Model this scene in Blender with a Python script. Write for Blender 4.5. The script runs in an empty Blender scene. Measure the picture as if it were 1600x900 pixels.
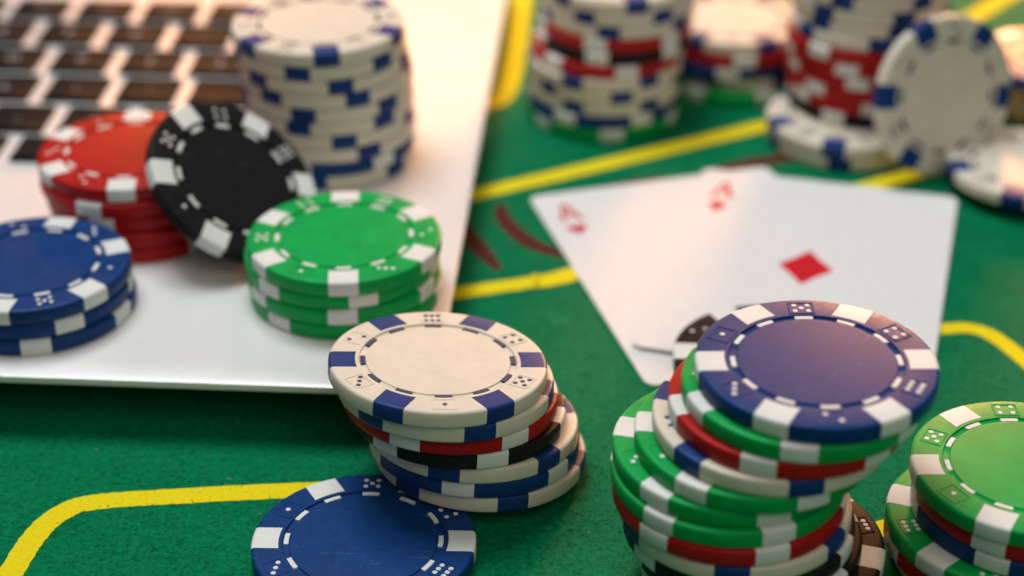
import bpy, math, random
from mathutils import Vector, Matrix, Quaternion

random.seed(7)
S = 0.001                      # all numbers below are millimetres
sc = bpy.context.scene
col = sc.collection
R_ = math.radians

# ------------------------------------------------------------------ camera
FPX, CAMH, PITCH = 2900.0, 207.5, 30.0
cam = bpy.data.cameras.new('camera')
cam.sensor_width = 36.0
cam.lens = FPX / 1600 * 36.0
cam.clip_start, cam.clip_end = 0.005, 20.0
cam.dof.use_dof = True
cam.dof.focus_distance = 0.331
cam.dof.aperture_fstop = 8.5
camo = bpy.data.objects.new('camera', cam)
camo.location = (0, 0, CAMH * S)
camo.rotation_euler = (R_(90 - PITCH), 0, 0)
col.objects.link(camo)
sc.camera = camo

# ------------------------------------------------------------------ light
w = bpy.data.worlds.new('World')
sc.world = w
w.use_nodes = True
bg = w.node_tree.nodes['Background']
bg.inputs[0].default_value = (0.93, 0.97, 1.0, 1)
bg.inputs[1].default_value = 0.05

def area(name, loc, target, size, power, color, size_y=None):
    l = bpy.data.lights.new(name, 'AREA')
    l.energy = power
    l.color = color
    l.size = size
    if size_y:
        l.shape = 'RECTANGLE'
        l.size_y = size_y
    o = bpy.data.objects.new(name, l)
    o.location = loc
    o.rotation_euler = (Vector(target) - Vector(loc)).to_track_quat('-Z', 'Y').to_euler()
    col.objects.link(o)
    return o

area('ceiling_light', (-0.22, 0.62, 1.10), (0, 0.36, 0), 0.50, 10.6, (0.96, 0.99, 1.0))
area('warm_lamp', (0.245, 0.97, 0.195), (0.0, 0.38, 0.02), 0.10, 3.6, (1.0, 0.40, 0.12))
area('low_warm_lamp', (0.02, 0.82, 0.095), (0.0, 0.40, 0.0), 0.18, 0.30, (1.0, 0.52, 0.20), 0.05)
area('left_warm_fill', (-0.150, 0.84, 0.135), (-0.07, 0.43, 0.0), 0.09, 0.30, (1.0, 0.36, 0.08))  # unseen fill, added for the amber glow over the keyboard
area('high_warm_fill', (0.150, 0.86, 0.455), (0.05, 0.30, 0.0), 0.22, 0.24, (1.0, 0.20, 0.18))  # reddish fill added to lay a purple sheen on the navy chip
area('room_fill', (0.35, -0.35, 0.85), (0, 0.36, 0), 0.9, 3.5, (1.0, 0.95, 0.82))

sc.view_settings.view_transform = 'Standard'
sc.view_settings.look = 'None'
sc.view_settings.exposure = 0.0
sc.view_settings.gamma = 1.0
sc.view_settings.use_curve_mapping = False
sc.cycles.use_denoising = True

# ------------------------------------------------------------------ helpers
_cp, _sp = math.cos(R_(PITCH)), math.sin(R_(PITCH))
def at(u, v, z=0.0):
    """table point (mm) seen at photo pixel u, v at height z"""
    d = Vector((u - 800, _cp * FPX - (v - 450) * _sp, -_sp * FPX - (v - 450) * _cp))
    t = (z - CAMH) / d.z
    return Vector((0, 0, CAMH)) + d * t
def x_at(u, y, z):
    return (u - 800) / FPX * (y * _cp + (CAMH - z) * _sp)
def px_per_mm(y, z):
    return FPX / (y * _cp + (CAMH - z) * _sp)

def mesh(name, verts, faces, mats, smooth=True, mat_ids=None, sharp=None):
    me = bpy.data.meshes.new(name)
    me.from_pydata([(x * S, y * S, z * S) for x, y, z in verts], [], faces)
    for m in mats:
        me.materials.append(m)
    if mat_ids:
        me.polygons.foreach_set('material_index', mat_ids)
    if smooth:
        me.polygons.foreach_set('use_smooth', [True] * len(me.polygons))
        me.update()
        me.set_sharp_from_angle(angle=R_(sharp if sharp else 38))
    me.update()
    return me
def link(name, data, parent=None, loc=(0, 0, 0), rotz=0.0):
    o = bpy.data.objects.new(name, data)
    o.location = [c * S for c in loc]
    o.rotation_euler = (0, 0, rotz)
    if parent:
        o.parent = parent
    col.objects.link(o)
    return o
def tag(o, label, cat, group=None):
    o['label'] = label
    o['category'] = cat
    if group:
        o['group'] = group

class MB:
    def __init__(s):
        s.v, s.f, s.m = [], [], []
    def add(s, verts, faces, m=0):
        k = len(s.v)
        s.v += [tuple(p) for p in verts]
        s.f += [tuple(i + k for i in f) for f in faces]
        s.m += [m] * len(faces)
    def prism(s, pts, z0, z1, m=0):
        n = len(pts)
        s.add([(x, y, z0) for x, y in pts] + [(x, y, z1) for x, y in pts],
              [tuple(range(n, 2 * n)), tuple(reversed(range(n)))] + [(i, (i + 1) % n, n + (i + 1) % n, n + i) for i in range(n)], m)
    def build(s, name, mats, smooth=False, sharp=None):
        return mesh(name, s.v, s.f, mats, smooth, s.m, sharp)

# ------------------------------------------------------------------ materials
def nodes(name):
    m = bpy.data.materials.new(name)
    m.use_nodes = True
    nt = m.node_tree
    return m, nt, nt.nodes['Principled BSDF']
def N(nt, t, **kw):
    n = nt.nodes.new(t)
    for k, v in kw.items():
        setattr(n, k, v)
    return n
def noise(nt, scale, detail=3.0, rough=0.55, coord='Object', stretch=None):
    tc = N(nt, 'ShaderNodeTexCoord')
    n = N(nt, 'ShaderNodeTexNoise')
    n.inputs['Scale'].default_value = scale
    n.inputs['Detail'].default_value = detail
    n.inputs['Roughness'].default_value = rough
    if stretch:
        mp = N(nt, 'ShaderNodeMapping')
        mp.inputs['Scale'].default_value = stretch
        nt.links.new(tc.outputs[coord], mp.inputs[0])
        nt.links.new(mp.outputs[0], n.inputs['Vector'])
    else:
        nt.links.new(tc.outputs[coord], n.inputs['Vector'])
    return n.outputs['Fac']
def ramp(nt, fac, stops):
    r = N(nt, 'ShaderNodeValToRGB')
    e = r.color_ramp.elements
    while len(e) < len(stops):
        e.new(0.5)
    for el, (p, c) in zip(e, stops):
        el.position = p
        el.color = (*c, 1) if len(c) == 3 else c
    nt.links.new(fac, r.inputs[0])
    return r.outputs[0]
def bump(nt, fac, strength, dist):
    b = N(nt, 'ShaderNodeBump')
    b.inputs['Strength'].default_value = strength
    b.inputs['Distance'].default_value = dist
    nt.links.new(fac, b.inputs['Height'])
    return b
def sc3(c, k):
    return tuple(min(1, x * k) for x in c)

def plastic(name, c, rough=0.38, vary=0.10, spec=0.16, bstr=0.25, wear=0.0, wear_col=(0.5, 0.5, 0.48)):
    m, nt, p = nodes(name)
    f1 = noise(nt, 260, 4, 0.6)
    base = ramp(nt, f1, [(0.3, sc3(c, 1 - vary)), (0.7, sc3(c, 1 + vary))])
    if wear:
        sp = noise(nt, 1700, 2, 0.5)
        k = ramp(nt, sp, [(0.70, (0, 0, 0)), (0.80, (1, 1, 1))])
        sc_ = noise(nt, 700, 3, 0.6, stretch=(0.12, 1.6, 1))
        k2 = ramp(nt, sc_, [(0.66, (0, 0, 0)), (0.74, (0.7, 0.7, 0.7))])
        mx0 = N(nt, 'ShaderNodeMix', data_type='FLOAT')
        mx0.inputs[0].default_value = 0.5
        nt.links.new(k, mx0.inputs[2]); nt.links.new(k2, mx0.inputs[3])
        ml = N(nt, 'ShaderNodeMath', operation='MULTIPLY')
        nt.links.new(mx0.outputs[0], ml.inputs[0]); ml.inputs[1].default_value = wear
        mx = N(nt, 'ShaderNodeMix', data_type='RGBA')
        nt.links.new(ml.outputs[0], mx.inputs[0])
        nt.links.new(base, mx.inputs[6])
        mx.inputs[7].default_value = (*wear_col, 1)
        base = mx.outputs[2]
    nt.links.new(base, p.inputs['Base Color'])
    f2 = noise(nt, 900, 3, 0.6)
    rr = ramp(nt, f2, [(0.3, (rough - 0.06,) * 3), (0.75, (rough + 0.10,) * 3)])
    nt.links.new(rr, p.inputs['Roughness'])
    p.inputs['Specular IOR Level'].default_value = spec
    f3 = noise(nt, 3500, 2, 0.5)
    nt.links.new(bump(nt, f3, bstr, 0.00006).outputs[0], p.inputs['Normal'])
    return m

COL = {
    'cream': (0.72, 0.66, 0.55),
    'red':   (0.42, 0.010, 0.010),
    'black': (0.016, 0.016, 0.017),
    'navy':  (0.005, 0.044, 0.180),
    'green': (0.002, 0.36, 0.075),
    'white': (0.76, 0.77, 0.74),
}
MAT = {k: plastic('chip_' + k, c, vary=0.05 if k in ('cream', 'white') else 0.12, spec=0.07 if k == 'black' else 0.16,
                 wear=0.40 if k in ('cream', 'white') else 0.42, wear_col=(0.36, 0.31, 0.25) if k in ('cream', 'white') else (0.42, 0.44, 0.44)) for k, c in COL.items()}
MAT['spot_navy'] = plastic('spot_navy', (0.010, 0.045, 0.19))
MAT['pip_grey'] = plastic('pip_grey', (0.05, 0.065, 0.14))
SPOT = {'cream': 'spot_navy', 'red': 'white', 'black': 'white', 'navy': 'white', 'green': 'white'}
PIP = {'cream': 'pip_grey', 'red': 'white', 'black': 'white', 'navy': 'white', 'green': 'white'}

def felt_mat():
    m, nt, p = nodes('green_felt')
    a = noise(nt, 90, 5, 0.65)
    b = noise(nt, 800, 6, 0.75)
    mix = N(nt, 'ShaderNodeMix', data_type='FLOAT')
    mix.inputs[0].default_value = 0.82
    nt.links.new(a, mix.inputs[2]); nt.links.new(b, mix.inputs[3])
    c = ramp(nt, mix.outputs[0], [(0.34, (0.000, 0.100, 0.040)), (0.50, (0.001, 0.185, 0.072)), (0.68, (0.002, 0.28, 0.112))])
    nt.links.new(c, p.inputs['Base Color'])
    p.inputs['Roughness'].default_value = 0.6
    p.inputs['Specular IOR Level'].default_value = 0.05
    p.inputs['Sheen Weight'].default_value = 0.0
    p.inputs['Sheen Tint'].default_value = (0.4, 0.9, 0.6, 1)
    f = noise(nt, 2600, 4, 0.75)
    nt.links.new(bump(nt, f, 0.8, 0.0003).outputs[0], p.inputs['Normal'])
    return m
def print_mat(name, c1, c2, c3):
    m, nt, p = nodes(name)
    b = noise(nt, 1300, 4, 0.7)
    wn = N(nt, 'ShaderNodeMix', data_type='RGBA')
    nt.links.new(ramp(nt, noise(nt, 620, 6, 0.75), [(0.64, (0, 0, 0)), (0.74, (0.5, 0.5, 0.5))]), wn.inputs[0])
    nt.links.new(ramp(nt, b, [(0.25, c1), (0.5, c2), (0.8, c3)]), wn.inputs[6])
    wn.inputs[7].default_value = (c2[0] * 0.45, c2[1] * 0.35 + 0.08, c2[2] + 0.03, 1)
    nt.links.new(wn.outputs[2], p.inputs['Base Color'])
    p.inputs['Roughness'].default_value = 0.8
    p.inputs['Specular IOR Level'].default_value = 0.2
    f = noise(nt, 2600, 4, 0.75)
    nt.links.new(bump(nt, f, 0.6, 0.0002).outputs[0], p.inputs['Normal'])
    return m
FELT = felt_mat()
YEL = print_mat('yellow_print', (0.70, 0.53, 0.0), (0.86, 0.70, 0.005), (0.90, 0.76, 0.01))
REDP = print_mat('red_print', (0.05, 0.014, 0.010), (0.10, 0.016, 0.011), (0.125, 0.02, 0.014))

def metal_mat():
    m, nt, p = nodes('silver_aluminium')
    f = noise(nt, 1800, 3, 0.6)
    nt.links.new(ramp(nt, f, [(0.3, (0.77, 0.775, 0.775)), (0.7, (0.82, 0.82, 0.815))]), p.inputs['Base Color'])
    p.inputs['Metallic'].default_value = 0.12
    nt.links.new(ramp(nt, noise(nt, 55, 4, 0.65), [(0.35, (0.28,) * 3), (0.7, (0.40,) * 3)]), p.inputs['Roughness'])
    nt.links.new(bump(nt, noise(nt, 5000, 2), 0.12, 0.00004).outputs[0], p.inputs['Normal'])
    return m
ALU = metal_mat()
KEYM = plastic('black_key_plastic', (0.012, 0.012, 0.013), rough=0.45, spec=0.06, bstr=0.15)
LEG = plastic('key_legend_white', (0.55, 0.55, 0.55), rough=0.5)
RUB = plastic('dark_rubber', (0.02, 0.02, 0.02), rough=0.7)

def card_mat():
    m, nt, p = nodes('card_stock')
    f = noise(nt, 420, 3)
    nt.links.new(ramp(nt, f, [(0.3, (0.76, 0.75, 0.745)), (0.7, (0.80, 0.79, 0.785))]), p.inputs['Base Color'])
    p.inputs['Roughness'].default_value = 0.55
    p.inputs['Specular IOR Level'].default_value = 0.22
    nt.links.new(bump(nt, noise(nt, 2200, 1), 0.10, 0.00005).outputs[0], p.inputs['Normal'])
    return m
CARD = card_mat()
CRED = plastic('card_red_ink', (0.62, 0.008, 0.022), rough=0.42, vary=0.06)

# ------------------------------------------------------------------ the table felt and its printing
felt = MB()
felt.prism([(-700, 60), (700, 60), (700, 1100), (-700, 1100)], -6, 0)
table = link('table_felt', felt.build('table_felt', [FELT]))
table['kind'] = 'structure'

def smooth_path(pts, n=14):
    P = [Vector((x, y)) for x, y in pts]
    out = []
    for i in range(len(P) - 1):
        p0, p1, p2, p3 = P[max(i - 1, 0)], P[i], P[i + 1], P[min(i + 2, len(P) - 1)]
        for k in range(n):
            t = k / n
            out.append(0.5 * ((2 * p1) + (p2 - p0) * t + (2 * p0 - 5 * p1 + 4 * p2 - p3) * t * t + (3 * p1 - p0 - 3 * p2 + p3) * t ** 3))
    out.append(P[-1])
    return out
PATHS = []
def ribbon(name, pts, width, mat, z=0.06, ends=None):
    path = smooth_path(pts)
    PATHS.append((path, width))
    rng = random.Random(len(pts) * 31 + int(width * 10))
    v, f = [], []
    n = len(path)
    for i, p in enumerate(path):
        d = (path[min(i + 1, n - 1)] - path[max(i - 1, 0)]).normalized()
        nn = Vector((-d.y, d.x))
        wv = width if not ends else width * (ends + (1 - ends) * math.sin(math.pi * min(max(i / (n - 1), 0.02), 0.98)))
        a = p + nn * (wv / 2 + rng.uniform(-.12, .12))
        b = p - nn * (wv / 2 + rng.uniform(-.12, .12))
        v += [(a.x, a.y, z), (b.x, b.y, z)]
        if i:
            k = 2 * i
            f.append((k - 2, k - 1, k + 1, k))
    o = link(name, mesh(name, v, f, [mat], False), table)
    return o
ribbon('yellow_line', [(-60, 379), (-8.6, 405.5), (30, 425.5), (67.5, 445.5), (110, 468), (200, 515)], 5.4, YEL)
ribbon('yellow_line', [(-60, 343), (-13.5, 356.8), (6, 362.4)], 5.0, YEL)
ribbon('yellow_line', [(5, 362.6), (13, 365.2), (50, 388), (96, 413.6), (140, 437), (220, 480)], 5.6, YEL, 0.11)
ribbon('yellow_line', [(-93, 180), (-90.6, 240), (-88.6, 258), (-86.4, 270), (-83, 276.5), (-77.4, 279.6), (-60, 281.6), (-40.3, 283.3), (-10, 285)], 4.8, YEL)
ribbon('yellow_line', [(40, 340), (80, 341), (91.6, 341.6), (97.5, 342.2), (101.5, 340.5), (104.2, 336.5), (107.3, 329.4), (113, 314), (118, 290), (119, 250)], 4.2, YEL)
ribbon('yellow_line', [(40, 262), (60, 268.5), (68.2, 271.7), (80, 275), (110, 280)], 4.6, YEL)
ribbon('yellow_line', [(5.5, 600), (3.2, 540), (0.6, 490), (-2.0, 466), (-7, 458), (-20, 454), (-60, 450)], 6.0, YEL)
ribbon('yellow_line', [(120, 500), (140, 524), (160, 548), (190, 580)], 6.0, YEL)
ribbon('red_letter', [(-2.5, 400), (-2.4, 394), (0.2, 387), (4.6, 380), (10.5, 375.6), (17, 373.5)], 4.6, REDP, 0.07, 0.45)
ribbon('red_letter', [(-12.5, 392), (-9.6, 383), (-6.2, 375), (-3.0, 367.5)], 4.4, REDP, 0.07, 0.35)
ribbon('red_letter', [(49, 417.5), (56, 420.5), (66, 424.5), (74, 425), (80, 421)], 5.0, REDP, 0.07, 0.4)
ribbon('red_letter', [(22, 408.5), (30, 411), (38, 414)], 3.2, REDP, 0.07, 0.3)

# raised fibres of the felt, one uncountable nap, thinner where the print lies
import numpy as np
def nap(n, seed):
    rng = np.random.default_rng(seed)
    x = rng.uniform(-150, 150, n); y = rng.uniform(225, 470, n)
    keep = np.abs(x) < 0.36 * y + 15
    x, y = x[keep], y[keep]
    near = np.zeros(len(x), bool)
    for path, wd in PATHS:
        P = np.array([(p.x, p.y) for p in path])
        for a, b in zip(P, P[1:]):
            ab = b - a; L2 = max(ab @ ab, 1e-6)
            t = np.clip(((x - a[0]) * ab[0] + (y - a[1]) * ab[1]) / L2, 0, 1)
            near |= np.hypot(x - a[0] - t * ab[0], y - a[1] - t * ab[1]) < wd / 2 - 0.15
    keep = ~near | (rng.random(len(x)) < 0.05)
    x, y = x[keep], y[keep]
    m = len(x)
    a = rng.uniform(0, 2 * np.pi, m); ln = rng.gamma(3.0, 0.28, m); h = rng.uniform(0.015, 0.16, m); wd = rng.uniform(0.018, 0.04, m)
    dx, dy = np.cos(a), np.sin(a)
    bend = rng.uniform(-0.35, 0.35, m)
    v = np.zeros((m, 4, 3))
    v[:, 0] = np.stack([x + dy * wd, y - dx * wd, np.full(m, -0.02)], 1)
    v[:, 1] = np.stack([x - dy * wd, y + dx * wd, np.full(m, -0.02)], 1)
    mx, my = x + dx * ln * .5 - dy * bend * ln * .5, y + dy * ln * .5 + dx * bend * ln * .5
    v[:, 2] = np.stack([mx - dy * wd, my + dx * wd, h], 1)
    v[:, 3] = np.stack([x + dx * ln, y + dy * ln, h * .7], 1)
    f = np.arange(m * 4).reshape(m, 4)
    me = bpy.data.meshes.new('felt_nap')
    me.from_pydata((v.reshape(-1, 3) * S).tolist(), [], f.tolist())
    me.materials.append(FELT)
    return me
felt_nap = link('felt_nap', nap(110000, 3), table)
felt_nap['kind'] = 'stuff'

# ------------------------------------------------------------------ poker chips
CR, CT, PT = 20.0, 3.30, 3.40           # radius, thickness, stacking pitch
PROFILE = [(0, 0.10), (13.3, 0.10), (13.45, 0.22), (14.0, 0.22), (14.2, 0.0), (19.3, 0.0), (19.68, 0.07), (19.90, 0.25), (20.0, 0.55),
           (20.0, 2.75), (19.90, 3.05), (19.68, 3.23), (19.3, 3.30), (14.5, 3.30), (14.35, 2.88), (13.3, 2.88), (13.18, 3.20), (13.1, 3.21)]
RIM = PROFILE[5:13]
def lathe(profile, n=72, cap_last=True):
    v, f = [], []
    rows = []
    for r, z in profile:
        if r == 0:
            rows.append([len(v)])
            v.append((0, 0, z))
        else:
            rows.append(list(range(len(v), len(v) + n)))
            v += [(r * math.cos(2 * math.pi * i / n), r * math.sin(2 * math.pi * i / n), z) for i in range(n)]
    for a, b in zip(rows, rows[1:]):
        for i in range(n):
            j = (i + 1) % n
            if len(a) == 1:
                f.append((a[0], b[j], b[i]))
            else:
                f.append((a[i], a[j], b[j], b[i]))
    if cap_last:
        f.append(tuple(rows[-1]))
    return v, f
def edge_spot_mesh(matname):
    off = 0.03
    prof = [(15.15, -off), (19.3, -off), (19.70, 0.07 - off * .7), (19.925, 0.24), (CR + off, 0.55), (CR + off, 2.75), (19.925, 3.06), (19.70, 3.23 + off * .7), (19.3, CT + off), (15.15, CT + off)]
    hw, n = 2.95, 6
    v, f = [], []
    for k in range(n + 1):
        y = -hw + 2 * hw * k / n
        for r, z in prof:
            v.append((math.sqrt(r * r - y * y), y, z))
    m = len(prof)
    for k in range(n):
        for i in range(m):
            j = (i + 1) % m
            f.append((k * m + i, k * m + j, (k + 1) * m + j, (k + 1) * m + i))
    f.append(tuple(reversed(range(m))))
    f.append(tuple(range(n * m, n * m + m)))
    f = [tuple(reversed(q)) for q in f]
    return mesh('edge_spot', v, f, [MAT[matname]])
def ring_mesh(matname):
    b = MB()
    for k in range(12):
        a0 = math.radians(30 * k)
        h = math.radians(6.4)
        n = 4
        inn = [(13.36 * math.cos(a0 - h + 2 * h * i / n), 13.36 * math.sin(a0 - h + 2 * h * i / n)) for i in range(n + 1)]
        out = [(14.22 * math.cos(a0 - h + 2 * h * i / n), 14.22 * math.sin(a0 - h + 2 * h * i / n)) for i in range(n + 1)]
        b.prism(inn[::-1] + out, 2.85, 3.235)
    return b.build('dashed_ring', [MAT[matname]])
PIPS = {1: [(0, 0)], 2: [(-1, -1), (1, 1)], 3: [(-1, -1), (0, 0), (1, 1)], 4: [(-1, -1), (-1, 1), (1, -1), (1, 1)],
        5: [(-1, -1), (-1, 1), (0, 0), (1, -1), (1, 1)], 6: [(-1, -1), (-1, 0), (-1, 1), (1, -1), (1, 0), (1, 1)]}
def dice_mesh(body, pip, n):
    b = MB()
    cx, hx, hy, t = 16.85, 1.85, 2.25, 0.30       # frame half sizes (radial, tangential)
    for (x0, x1, y0, y1) in ((-hx, -hx + t, -hy, hy), (hx - t, hx, -hy, hy), (-hx + t, hx - t, -hy, -hy + t), (-hx + t, hx - t, hy - t, hy)):
        b.prism([(cx + x0, y0), (cx + x1, y0), (cx + x1, y1), (cx + x0, y1)], 3.2, 3.385, 0)
    for (i, j) in PIPS[n]:
        px, py = cx + i * 0.92, j * 1.15
        b.prism([(px + 0.46 * math.cos(a), py + 0.46 * math.sin(a)) for a in [k * math.pi / 4 for k in range(8)]], 3.2, 3.36, 1)
    return b.build('dice_mark', [MAT[body], MAT[pip]])
_bv, _bf = lathe(PROFILE)
_iv, _if = lathe([(13.12, 3.1), (13.12, 3.205), (12.6, 3.23), (0.001, 3.235)], 72, False)
BODY, INLAY, SPOTM, RINGM, DICEM = {}, {}, {}, {}, {}
for c in SPOT:
    BODY[c] = mesh('chip_body', _bv, _bf, [MAT[c]])
    INLAY[c] = mesh('inlay', _iv, _if, [MAT[c]])
    SPOTM[c] = edge_spot_mesh(SPOT[c])
    RINGM[c] = ring_mesh(PIP[c])
    DICEM[c] = {n: dice_mesh(c, PIP[c], n) for n in PIPS}
DICE_ORDER = [1, 3, 2, 6, 4, 5]

def poker_chip(colour, base, spin, label, group, face=True, normal=(0, 0, 1), basis=None, one_at=None, turn=1):
    """base: centre of the underside (mm); spin: direction of one edge spot (deg)"""
    o = bpy.data.objects.new('poker_chip', None)
    o.empty_display_size = 0.01
    nn = Vector(normal).normalized()
    if basis == 'cross':
        e1 = Vector((0, 0, 1)).cross(nn).normalized()
        q = Matrix((e1, nn.cross(e1), nn)).transposed().to_quaternion()
    else:
        q = Vector((0, 0, 1)).rotation_difference(nn)
    q = q @ Quaternion((0, 0, 1), R_(spin))
    o.rotation_mode = 'QUATERNION'
    o.rotation_quaternion = q
    o.location = Vector(base) * S
    tag(o, label, 'poker chip', group)
    col.objects.link(o)
    link('chip_body', BODY[colour], o)
    if face:
        link('inlay', INLAY[colour], o)
        link('dashed_ring', RINGM[colour], o)
    first = random.randrange(6) if one_at is None else round((one_at - spin - 30) / 60) % 6
    for k in range(6):
        link('edge_spot', SPOTM[colour], o, rotz=R_(60 * k))
        if face:
            link('dice_mark', DICEM[colour][DICE_ORDER[(turn * (k - first)) % 6]], o, rotz=R_(30 + 60 * k))
    return o

LOOK = {'cream': 'cream poker chip with navy edge spots', 'red': 'red poker chip with white edge spots', 'black': 'black poker chip with white edge spots',
        'navy': 'navy blue poker chip with white edge spots', 'green': 'green poker chip with white edge spots'}
SHORT = {'cream': 'cream', 'red': 'red', 'black': 'black', 'navy': 'navy blue', 'green': 'green'}
ORD = ['top chip', 'second from top', 'third from top', 'fourth from top', 'fifth from top', 'sixth from top',
       'seventh from top', 'eighth from top', 'ninth from top', 'tenth from top', 'eleventh from top', 'twelfth from top', 'thirteenth from top']
def spin_from(spot, uc, y, z):
    s = max(-0.97, min(0.97, (spot - uc) / (CR * px_per_mm(y, z))))
    return -90 + math.degrees(math.asin(s))
def stack(chips, z0, where, group, plane=None, faces=(0,), ones=None):
    """chips from the top down: (colour, pixel column of the centre, distance y, pixel column of a front edge spot, label or None)"""
    n = len(chips)
    for k, (colour, uc, y, spot, lab) in enumerate(chips):
        j = n - 1 - k
        z = z0 + j * PT
        x = x_at(uc, y, z + CT)
        nrm = (0, 0, 1)
        if plane:
            (px, py), nrm = plane
            nv = Vector(nrm).normalized()
            nrm = tuple(nv)
            z = z0 + j * PT / nv.z - ((x - px) * nv.x + (y - py) * nv.y) / nv.z
        else:
            nrm = Vector((random.uniform(-.002, .002), random.uniform(-.002, .002), 1)).normalized()
        sp = random.uniform(0, 60) if spot is None else spin_from(spot, uc, y, z + CT)
        poker_chip(colour, (x, y, z), sp, lab or f'{SHORT[colour]} {ORD[k]} of {where}', group, k in faces, nrm, None, *((ones or {}).get(k, (None, 1))))

DECK = 12.5
# stacks on the laptop
stack([('navy', 48, 331, 26, 'blue chip with white edge spots lying uppermost on the blue pile on the laptop'), ('navy', 52, 331, 135, None), ('navy', 58, 330.5, 88, None)], DECK,
      'the blue pile on the laptop palm rest', 'chips piled on the laptop', ones={0: (0, 1)})
stack([('green', 538, 336.3, 548, 'bright green chip lying uppermost on the green pile on the laptop'), ('green', 533, 337, 578, None), ('green', 537, 336.5, 547, None), ('green', 541, 336.5, 447, None)], DECK,
      'the green pile on the laptop', 'chips piled on the laptop', faces=(0, 1), ones={0: (242, 1)})
stack([('red', 203, 370, 214, 'red chip lying uppermost on the red pile next to the keyboard'), ('red', 205, 369, 163, None), ('red', 214, 369, 183, None), ('red', 221, 368, 187, None), ('red', 228, 368, 193, None)], DECK,
      'the red pile next to the keyboard', 'chips piled on the laptop')
stack([('cream', 497, 402.7, 522, 'cream chip lying uppermost on the tall cream stack beside the keyboard'), ('cream', 500, 402.7, 477, None), ('cream', 505, 402.5, 543, None), ('cream', 510, 402.5, 568, None),
       ('cream', 512, 402.5, 612, None), ('cream', 514, 402.7, 478, None), ('cream', 515, 402.7, 548, None), ('cream', 517, 402.5, 585, None), ('navy', 517, 402.7, 606, None), ('cream', 518, 402.7, 503, None)], DECK,
      'the tall cream stack beside the keyboard', 'chips piled on the laptop')
nb = Vector((0.555, -0.322, 0.767)).normalized()
cb = Vector((-59.3, 358.0, 28.1)) - nb * CT
poker_chip('black', cb, 326.8, 'black chip with white edge spots leaning slanted on the red pile', 'chips piled on the laptop', True, nb, 'cross')

# leaning stack in front of the laptop, propped on the blue chip
poker_chip('navy', (-26.4, 263.9, 0.15), 178.5, 'blue chip lying flat on the felt, tucked under the leaning stack', 'chips in front of the laptop', one_at=150)
dxy = Vector((19.8, 27.2)).normalized()
tau = math.atan(PT / 33.6)
pn = (math.sin(tau) * dxy.x, math.sin(tau) * dxy.y, math.cos(tau))
stack([('cream', 683, 286.8, 613, 'cream chip with navy edge spots lying uppermost on the leaning stack'), ('cream', 695, 287.6, 585, None), ('red', 703, 288.8, 638, None), ('black', 716, 289.5, 771, None),
       ('cream', 736, 290.2, 697, None), ('navy', 740, 290.6, 718, None), ('cream', 750, 291.0, 801, None)], 2.15,
      'the leaning stack propped on the blue chip', 'chips in front of the laptop', ((-6.4, 291.0), pn), ones={0: (270, -1)})

# tall stack in front of the ace
W = 'the tall stack below the ace card'
stack([('navy', 1276, 259, 1184, 'purplish navy chip with white edge spots crowning the tall stack below the ace'), ('green', 1254, 258.6, 1225, None), ('red', 1232, 259, 1165, None), ('cream', 1206, 259, 1237, None),
       ('green', 1177, 259, 1250, None), ('green', 1141, 260, 1190, None), ('green', 1138, 259, 1198, None), ('red', 1140, 258.5, 1188, None), ('cream', 1148, 258.5, 1126, None),
       ('black', 1154, 258.5, 1000, None), ('black', 1166, 258.5, 1290, None), ('black', 1203, 260, 1240, None), ('cream', 1180, 259, None, None)], 0.15, W, 'chips in the tall stack below the ace', faces=(0, 1, 3, 4, 5, 11), ones={0: (150, 1)})
W = 'the low pair behind the tall stack'
stack([('black', 1206, 319, 1120, 'brownish black chip lying on the ace, half hidden behind the tall stack'), ('cream', 1208, 319.5, 1090, 'cream chip on the ace below the brownish black chip')], 1.2, W, 'chips resting on the ace card')

# stack cut by the frame
W = 'the green capped stack in the lower right corner'
stack([('green', 1606, 263, 1516, 'green chip capping the stack in the lower right corner'), ('red', 1610, 263.2, 1512, None), ('navy', 1606, 263.2, 1516, None), ('green', 1566, 262, 1430, None), ('red', 1562, 262.5, 1500, None),
       ('cream', 1572, 263, 1480, None)], 0.15, W, 'chips in the lower right corner stack', faces=(0, 3), ones={0: (210, 1)})

# stacks at the back
W = 'the tall blurred stack behind the laptop corner'
stack([('cream', 966, 457, 990, None), ('cream', 967, 457, 1030, None), ('cream', 966, 457, 946, None), ('red', 963, 456.5, 925, None), ('black', 960, 456, 928, None), ('red', 950, 455.5, 974, None), ('cream', 945, 455, 891, None),
       ('cream', 945, 455, 966, None), ('cream', 944, 455, 892, None), ('navy', 942, 454.5, 997, None), ('green', 942, 454.5, 951, None)], 0.15, W, 'chips in the background')
W = 'the short glowing stack between the background stacks'
stack([('cream', 1146, 479, 1190, None), ('red', 1150, 478, 1152, None), ('navy', 1140, 478, 1126, None), ('cream', 1168, 479, 1100, None), ('green', 1150, 476, 1187, None)], 0.15, W, 'chips in the background')
W = 'the cream and red stack behind the ace'
stack([('cream', 1366, 449, 1310, None), ('cream', 1364, 449, 1300, None), ('cream', 1362, 449, 1275, None), ('cream', 1362, 449, 1386, None), ('cream', 1358, 448.5, 1356, None), ('red', 1352, 448, 1267, None),
       ('red', 1352, 448, 1306, None), ('red', 1353, 448, 1322, None), ('red', 1352, 448, 1262, None), ('red', 1351, 448, 1345, None), ('black', 1350, 447.5, 1286, None), ('cream', 1320, 437, 1285, None), ('cream', 1320, 437, 1294, None)], 0.15, W, 'chips in the background', faces=(0, 11))
ns = Vector((0.423, -0.885, 0.196)).normalized()
poker_chip('cream', Vector((106.9, 418.4, 20.2)) - ns * CT, 350.1, 'cream chip standing on edge against the cream and red stack', 'chips in the background', True, ns, 'cross')
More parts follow.
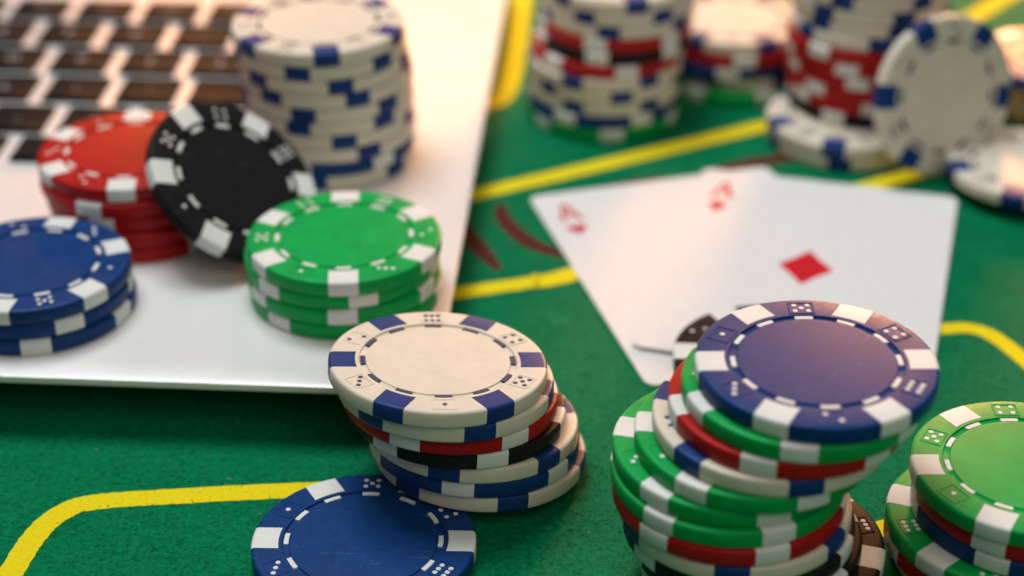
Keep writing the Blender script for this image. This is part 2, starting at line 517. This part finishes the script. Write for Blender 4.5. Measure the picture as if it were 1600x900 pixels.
W = 'the low pair beside the standing cream chip'
stack([('cream', 1610, 409, 1556, 'cream chip lying low beside the standing cream chip'), ('navy', 1640, 412, 1600, None)], 0.15, W, 'chips in the background')
W = 'the stack in the upper right corner'
stack([('navy', 1652, 452, 1600, 'purplish navy chip capping the stack in the upper right corner'), ('cream', 1692, 453, 1700, None), ('cream', 1694, 453, 1640, None), ('cream', 1690, 453, 1720, None), ('cream', 1694, 453, 1600, None)], 0.15, W, 'chips in the background')

# ------------------------------------------------------------------ laptop
LR = -3.6
lap = bpy.data.objects.new('laptop', None)
lap.location = (-14.74 * S, 298.3 * S, 0)
lap.rotation_euler = (0, 0, R_(LR))
col.objects.link(lap)
tag(lap, 'open silver laptop with black keys carrying piles of chips', 'laptop')
def rrect(x0, x1, y0, y1, r, n=8):
    pts = []
    for cx, cy, a0 in ((x1 - r, y0 + r, -90), (x1 - r, y1 - r, 0), (x0 + r, y1 - r, 90), (x0 + r, y0 + r, 180)):
        for i in range(n + 1):
            a = R_(a0 + 90 * i / n)
            pts.append((cx + r * math.cos(a), cy + r * math.sin(a)))
    return pts
LW, LD = 340.0, 238.0
rings = [(18, 0.9), (15, 2.6), (10, 6.0), (5.5, 8.6), (2.2, 10.0), (0.6, 10.6), (0.08, 10.95), (0.0, 11.3), (0.0, 12.2), (0.08, 12.4), (0.3, DECK)]
v, f = [], []
for ins, z in rings:
    v += [(x, y, z) for x, y in rrect(-LW + ins, -ins, ins, LD - ins, 9)]
m = len(v) // len(rings)
for k in range(len(rings) - 1):
    for i in range(m):
        j = (i + 1) % m
        f.append((k * m + i, k * m + j, (k + 1) * m + j, (k + 1) * m + i))
f.append(tuple(reversed(range(m))))
f.append(tuple(range((len(rings) - 1) * m, len(rings) * m)))
link('base', mesh('base', v, f, [ALU], True, None, 25), lap)
tp = MB()
tp.prism(rrect(-224, -116, 8, 82, 3, 4), DECK - 0.2, DECK + 0.05)
link('trackpad', tp.build('trackpad', [ALU]), lap)
ft = MB()
ft.prism([(6 * math.cos(a), 6 * math.sin(a)) for a in [i * math.pi / 8 for i in range(16)]], 0.05, 1.1)
ftm = ft.build('rubber_foot', [RUB])
for x, y in ((-22, 22), (-LW + 22, 22), (-22, LD - 22), (-LW + 22, LD - 22)):
    link('rubber_foot', ftm, lap, (x, y, 0))

KEYC, LEGC = {}, {}
def key_mesh(wd, dp):
    k = (round(wd, 1), round(dp, 1))
    if k not in KEYC:
        h2 = dp / 2
        prof = [(-h2, 0.02), (-h2 + .1, 1.1), (-h2 + .35, 1.44), (-h2 + .8, 1.5)]
        prof += [(y_, 1.50 - 0.40 * (1 - (y_ / (h2 - .8)) ** 2)) for y_ in [(h2 - .8) * t / 5 for t in range(-4, 5)]]
        prof += [(-a_, b_) for a_, b_ in reversed(prof[:4])]
        v, f = [], []
        cuts = [(-1, 0.0), (-1, 0.45), (1, 0.45), (1, 0.0)]
        for sgn, ins in cuts:
            for y_, z_ in prof:
                v.append((sgn * (wd / 2 - (ins + 0.12 if ins else 0.12 * min(z_ / 1.1, 1))), y_ * (1 if ins else 0.985), min(z_, 1.1) if not ins else z_))
        m = len(prof)
        for c in range(3):
            for a in range(m - 1):
                f.append((c * m + a, (c + 1) * m + a, (c + 1) * m + a + 1, c * m + a + 1))
        f.append(tuple(range(m - 1, -1, -1))[::-1])
        f.append(tuple(range(4 * m - 1, 3 * m - 1, -1)))
        KEYC[k] = mesh('key', v, f, [KEYM], True, None, 50)
    return KEYC[k]
dg = bpy.context.evaluated_depsgraph_get()
def legend_mesh(ch):
    if ch not in LEGC:
        cu = bpy.data.curves.new('legend', 'FONT')
        cu.body = ch
        cu.size = (4.6 if len(ch) == 1 else 2.6) * S
        cu.align_x = 'CENTER'
        cu.align_y = 'CENTER'
        ob = bpy.data.objects.new('legend', cu)
        me = bpy.data.meshes.new_from_object(ob)
        me.materials.clear()
        me.materials.append(LEG)
        bpy.data.objects.remove(ob)
        bpy.data.curves.remove(cu)
        LEGC[ch] = me
    return LEGC[ch]
GAP = 3.5
def key_row(y, dp, gaps, legends):
    """gaps: centres of the gaps between neighbouring keys, left to right"""
    for (a, b), ch in zip(zip(gaps, gaps[1:]), legends):
        wd = b - a - GAP
        k = link('key', key_mesh(wd, dp), lap, ((a + b) / 2, y, DECK))
        if ch:
            link('key_legend', legend_mesh(ch), k, (0, 0.0, 1.22))
def cols(start, n, pitch=18.6):
    return [start + pitch * i for i in range(n)]
key_row(188.5, 12.6, cols(-195.7, 9), ['F5', 'F6', 'F7', 'F8', 'F9', 'F10', 'F11', 'F12'])
key_row(171.0, 14.6, cols(-183.0, 8) + [-31], list('67890-=') + ['delete'])
key_row(152.5, 14.6, cols(-193.0, 9) + [-31], list('YUIOP[]') + ['\\', None])
key_row(134.0, 14.6, cols(-189.4, 8) + [-31], list('HJKL;') + ["'", None, 'return'])
key_row(115.5, 14.6, cols(-180.4, 6) + [-31], list('NM,./') + ['shift'])
key_row(98.6, 12.4, [-250, -150, -131.4, -112.8, -94.2, -75.6, -53, -31], [None, 'cmd', 'alt', None, None, None, None])

# ------------------------------------------------------------------ playing cards
def card(name, centre, ang, z, lift, suit, label, bow=0.0):
    o = bpy.data.objects.new(name, None)
    o.location = (centre[0] * S, centre[1] * S, z * S)
    o.rotation_euler = (Matrix.Rotation(R_(ang), 3, 'Z') @ Matrix.Rotation(R_(-lift), 3, 'X')).to_euler()
    col.objects.link(o)
    tag(o, label, 'playing card', 'playing cards on the felt')
    def bend(b):
        b.v = [(x, y, zz + bow * ((y / 44) ** 2 + 0.35 * (x / 31) * (y / 44))) for x, y, zz in b.v]
        return b
    HW, HH, CRN = 31.2, 44.0, 2.5
    b = MB()
    ys = [-HH + CRN * (1 - math.cos(R_(a))) for a in (0, 20, 40, 60, 90)] + [-HH + CRN + (2 * HH - 2 * CRN) * i / 16 for i in range(1, 16)]
    ys += [-y for y in reversed(ys[:5])]
    rows = []
    for y in ys:
        d = max(0.0, abs(y) - (HH - CRN))
        hw = HW - CRN + math.sqrt(max(CRN * CRN - d * d, 0))
        rows.append([(x, y) for x in (-hw, -hw / 3, hw / 3, hw)])
    nr = len(rows)
    tv = [(x, y, 0.30) for r in rows for x, y in r] + [(x, y, 0.0) for r in rows for x, y in r]
    q = nr * 4
    fs = []
    for r in range(nr - 1):
        for c in range(3):
            k = r * 4 + c
            fs.append((k, k + 1, k + 5, k + 4))
            fs.append((q + k, q + k + 4, q + k + 5, q + k + 1))
        fs.append((r * 4, r * 4 + 4, q + r * 4 + 4, q + r * 4))
        fs.append((r * 4 + 3, q + r * 4 + 3, q + r * 4 + 7, r * 4 + 7))
    for c in range(3):
        fs.append((c, q + c, q + c + 1, c + 1))
        k = (nr - 1) * 4 + c
        fs.append((k, k + 1, q + k + 1, q + k))
    b.add(tv, fs)
    link('card_sheet', bend(b).build('card_sheet', [CARD], True, 30), o)
    def shape(pts, cx, cy, sx, flip=1):
        return [(cx + flip * x * sx, cy + flip * y * sx) for x, y in pts]
    dia = [(0, -0.64), (0.24, -0.30), (0.5, 0), (0.24, 0.30), (0, 0.64), (-0.24, 0.30), (-0.5, 0), (-0.24, -0.30)]
    hrt = []
    for i in range(28):
        t = 2 * math.pi * i / 28
        hrt.append((-(16 * math.sin(t) ** 3) / 32, (13 * math.cos(t) - 5 * math.cos(2 * t) - 2 * math.cos(3 * t) - math.cos(4 * t)) / 30))
    pip = dia if suit == 'diamond' else hrt
    for s in (1, -1):
        for (cx, cy, hh) in ((-24.4, 33.6, 8.0),):
            a = MB()
            ww = 5.6
            x0, y0, t = -ww / 2, -hh / 2, 1.15
            tri = lambda pts: [(s * (cx + x), s * (cy + y)) for x, y in pts]
            a.prism(tri([(x0, y0), (x0 + t, y0), (0.1, hh / 2), (-t * .55, hh / 2)]), 0.30, 0.33)
            a.prism(tri([(-x0 - t * 1.15, y0), (-x0, y0), (t * .55, hh / 2), (0.1, hh / 2), (-t * .5, hh / 2 - .01)]), 0.30, 0.334)
            a.prism(tri([(x0 + t * 1.2, y0 + 2.2), (-x0 - t * 1.4, y0 + 2.2), (-x0 - t * 1.6, y0 + 3.1), (x0 + t * 1.5, y0 + 3.1)]), 0.30, 0.337)
            a.prism(tri([(x0 - .5, y0), (x0 + 1.5, y0), (x0 + 1.5, y0 + .55), (x0 - .5, y0 + .55)]), 0.30, 0.340)
            a.prism(tri([(-x0 - 1.6, y0), (-x0 + .5, y0), (-x0 + .5, y0 + .55), (-x0 - 1.6, y0 + .55)]), 0.30, 0.340)
            link('letter', bend(a).build('letter', [CRED]), o)
            p = MB()
            p.prism(shape(pip, s * -24.6, s * 25.0, 4.9, s), 0.30, 0.335)
            link('suit_pip', bend(p).build('suit_pip', [CRED]), o)
    p = MB()
    p.prism(shape(pip, 0, 0, 12.6), 0.30, 0.335)
    link('suit_pip', bend(p).build('suit_pip', [CRED]), o)
    return o
card('playing_card', (45.9, 369.2), 15.6, 0.13, 0, 'heart', 'white ace card with a red heart lying underneath the other ace')
card('playing_card', (66.6, 367.0), -15.3, 0.72, 0.16, 'diamond', 'white ace of diamonds with one red diamond in its middle', 0.28)

# ------------------------------------------------------------------ lint on the cloth
lint = MB()
rl = random.Random(11)
for i in range(70):
    x, y = rl.uniform(-100, 115), rl.uniform(245, 400)
    a, ln, cv = rl.uniform(0, 6.28), rl.uniform(0.25, 1.5), rl.uniform(-1.2, 1.2)
    w_, zz = rl.uniform(0.03, 0.06), 0.24
    px, py = x, y
    vs = []
    for k in range(6):
        vs += [(px - w_ * math.sin(a), py + w_ * math.cos(a), zz), (px + w_ * math.sin(a), py - w_ * math.cos(a), zz)]
        px += ln / 5 * math.cos(a); py += ln / 5 * math.sin(a); a += cv / 5
        zz = 0.24 + 0.08 * math.sin(k)
    lint.add(vs, [(2 * k, 2 * k + 1, 2 * k + 3, 2 * k + 2) for k in range(5)])
LINT = plastic('pale_lint', (0.36, 0.40, 0.30), rough=0.9, spec=0.05)
lo = link('lint', lint.build('lint', [LINT]), table)
lo['kind'] = 'stuff'
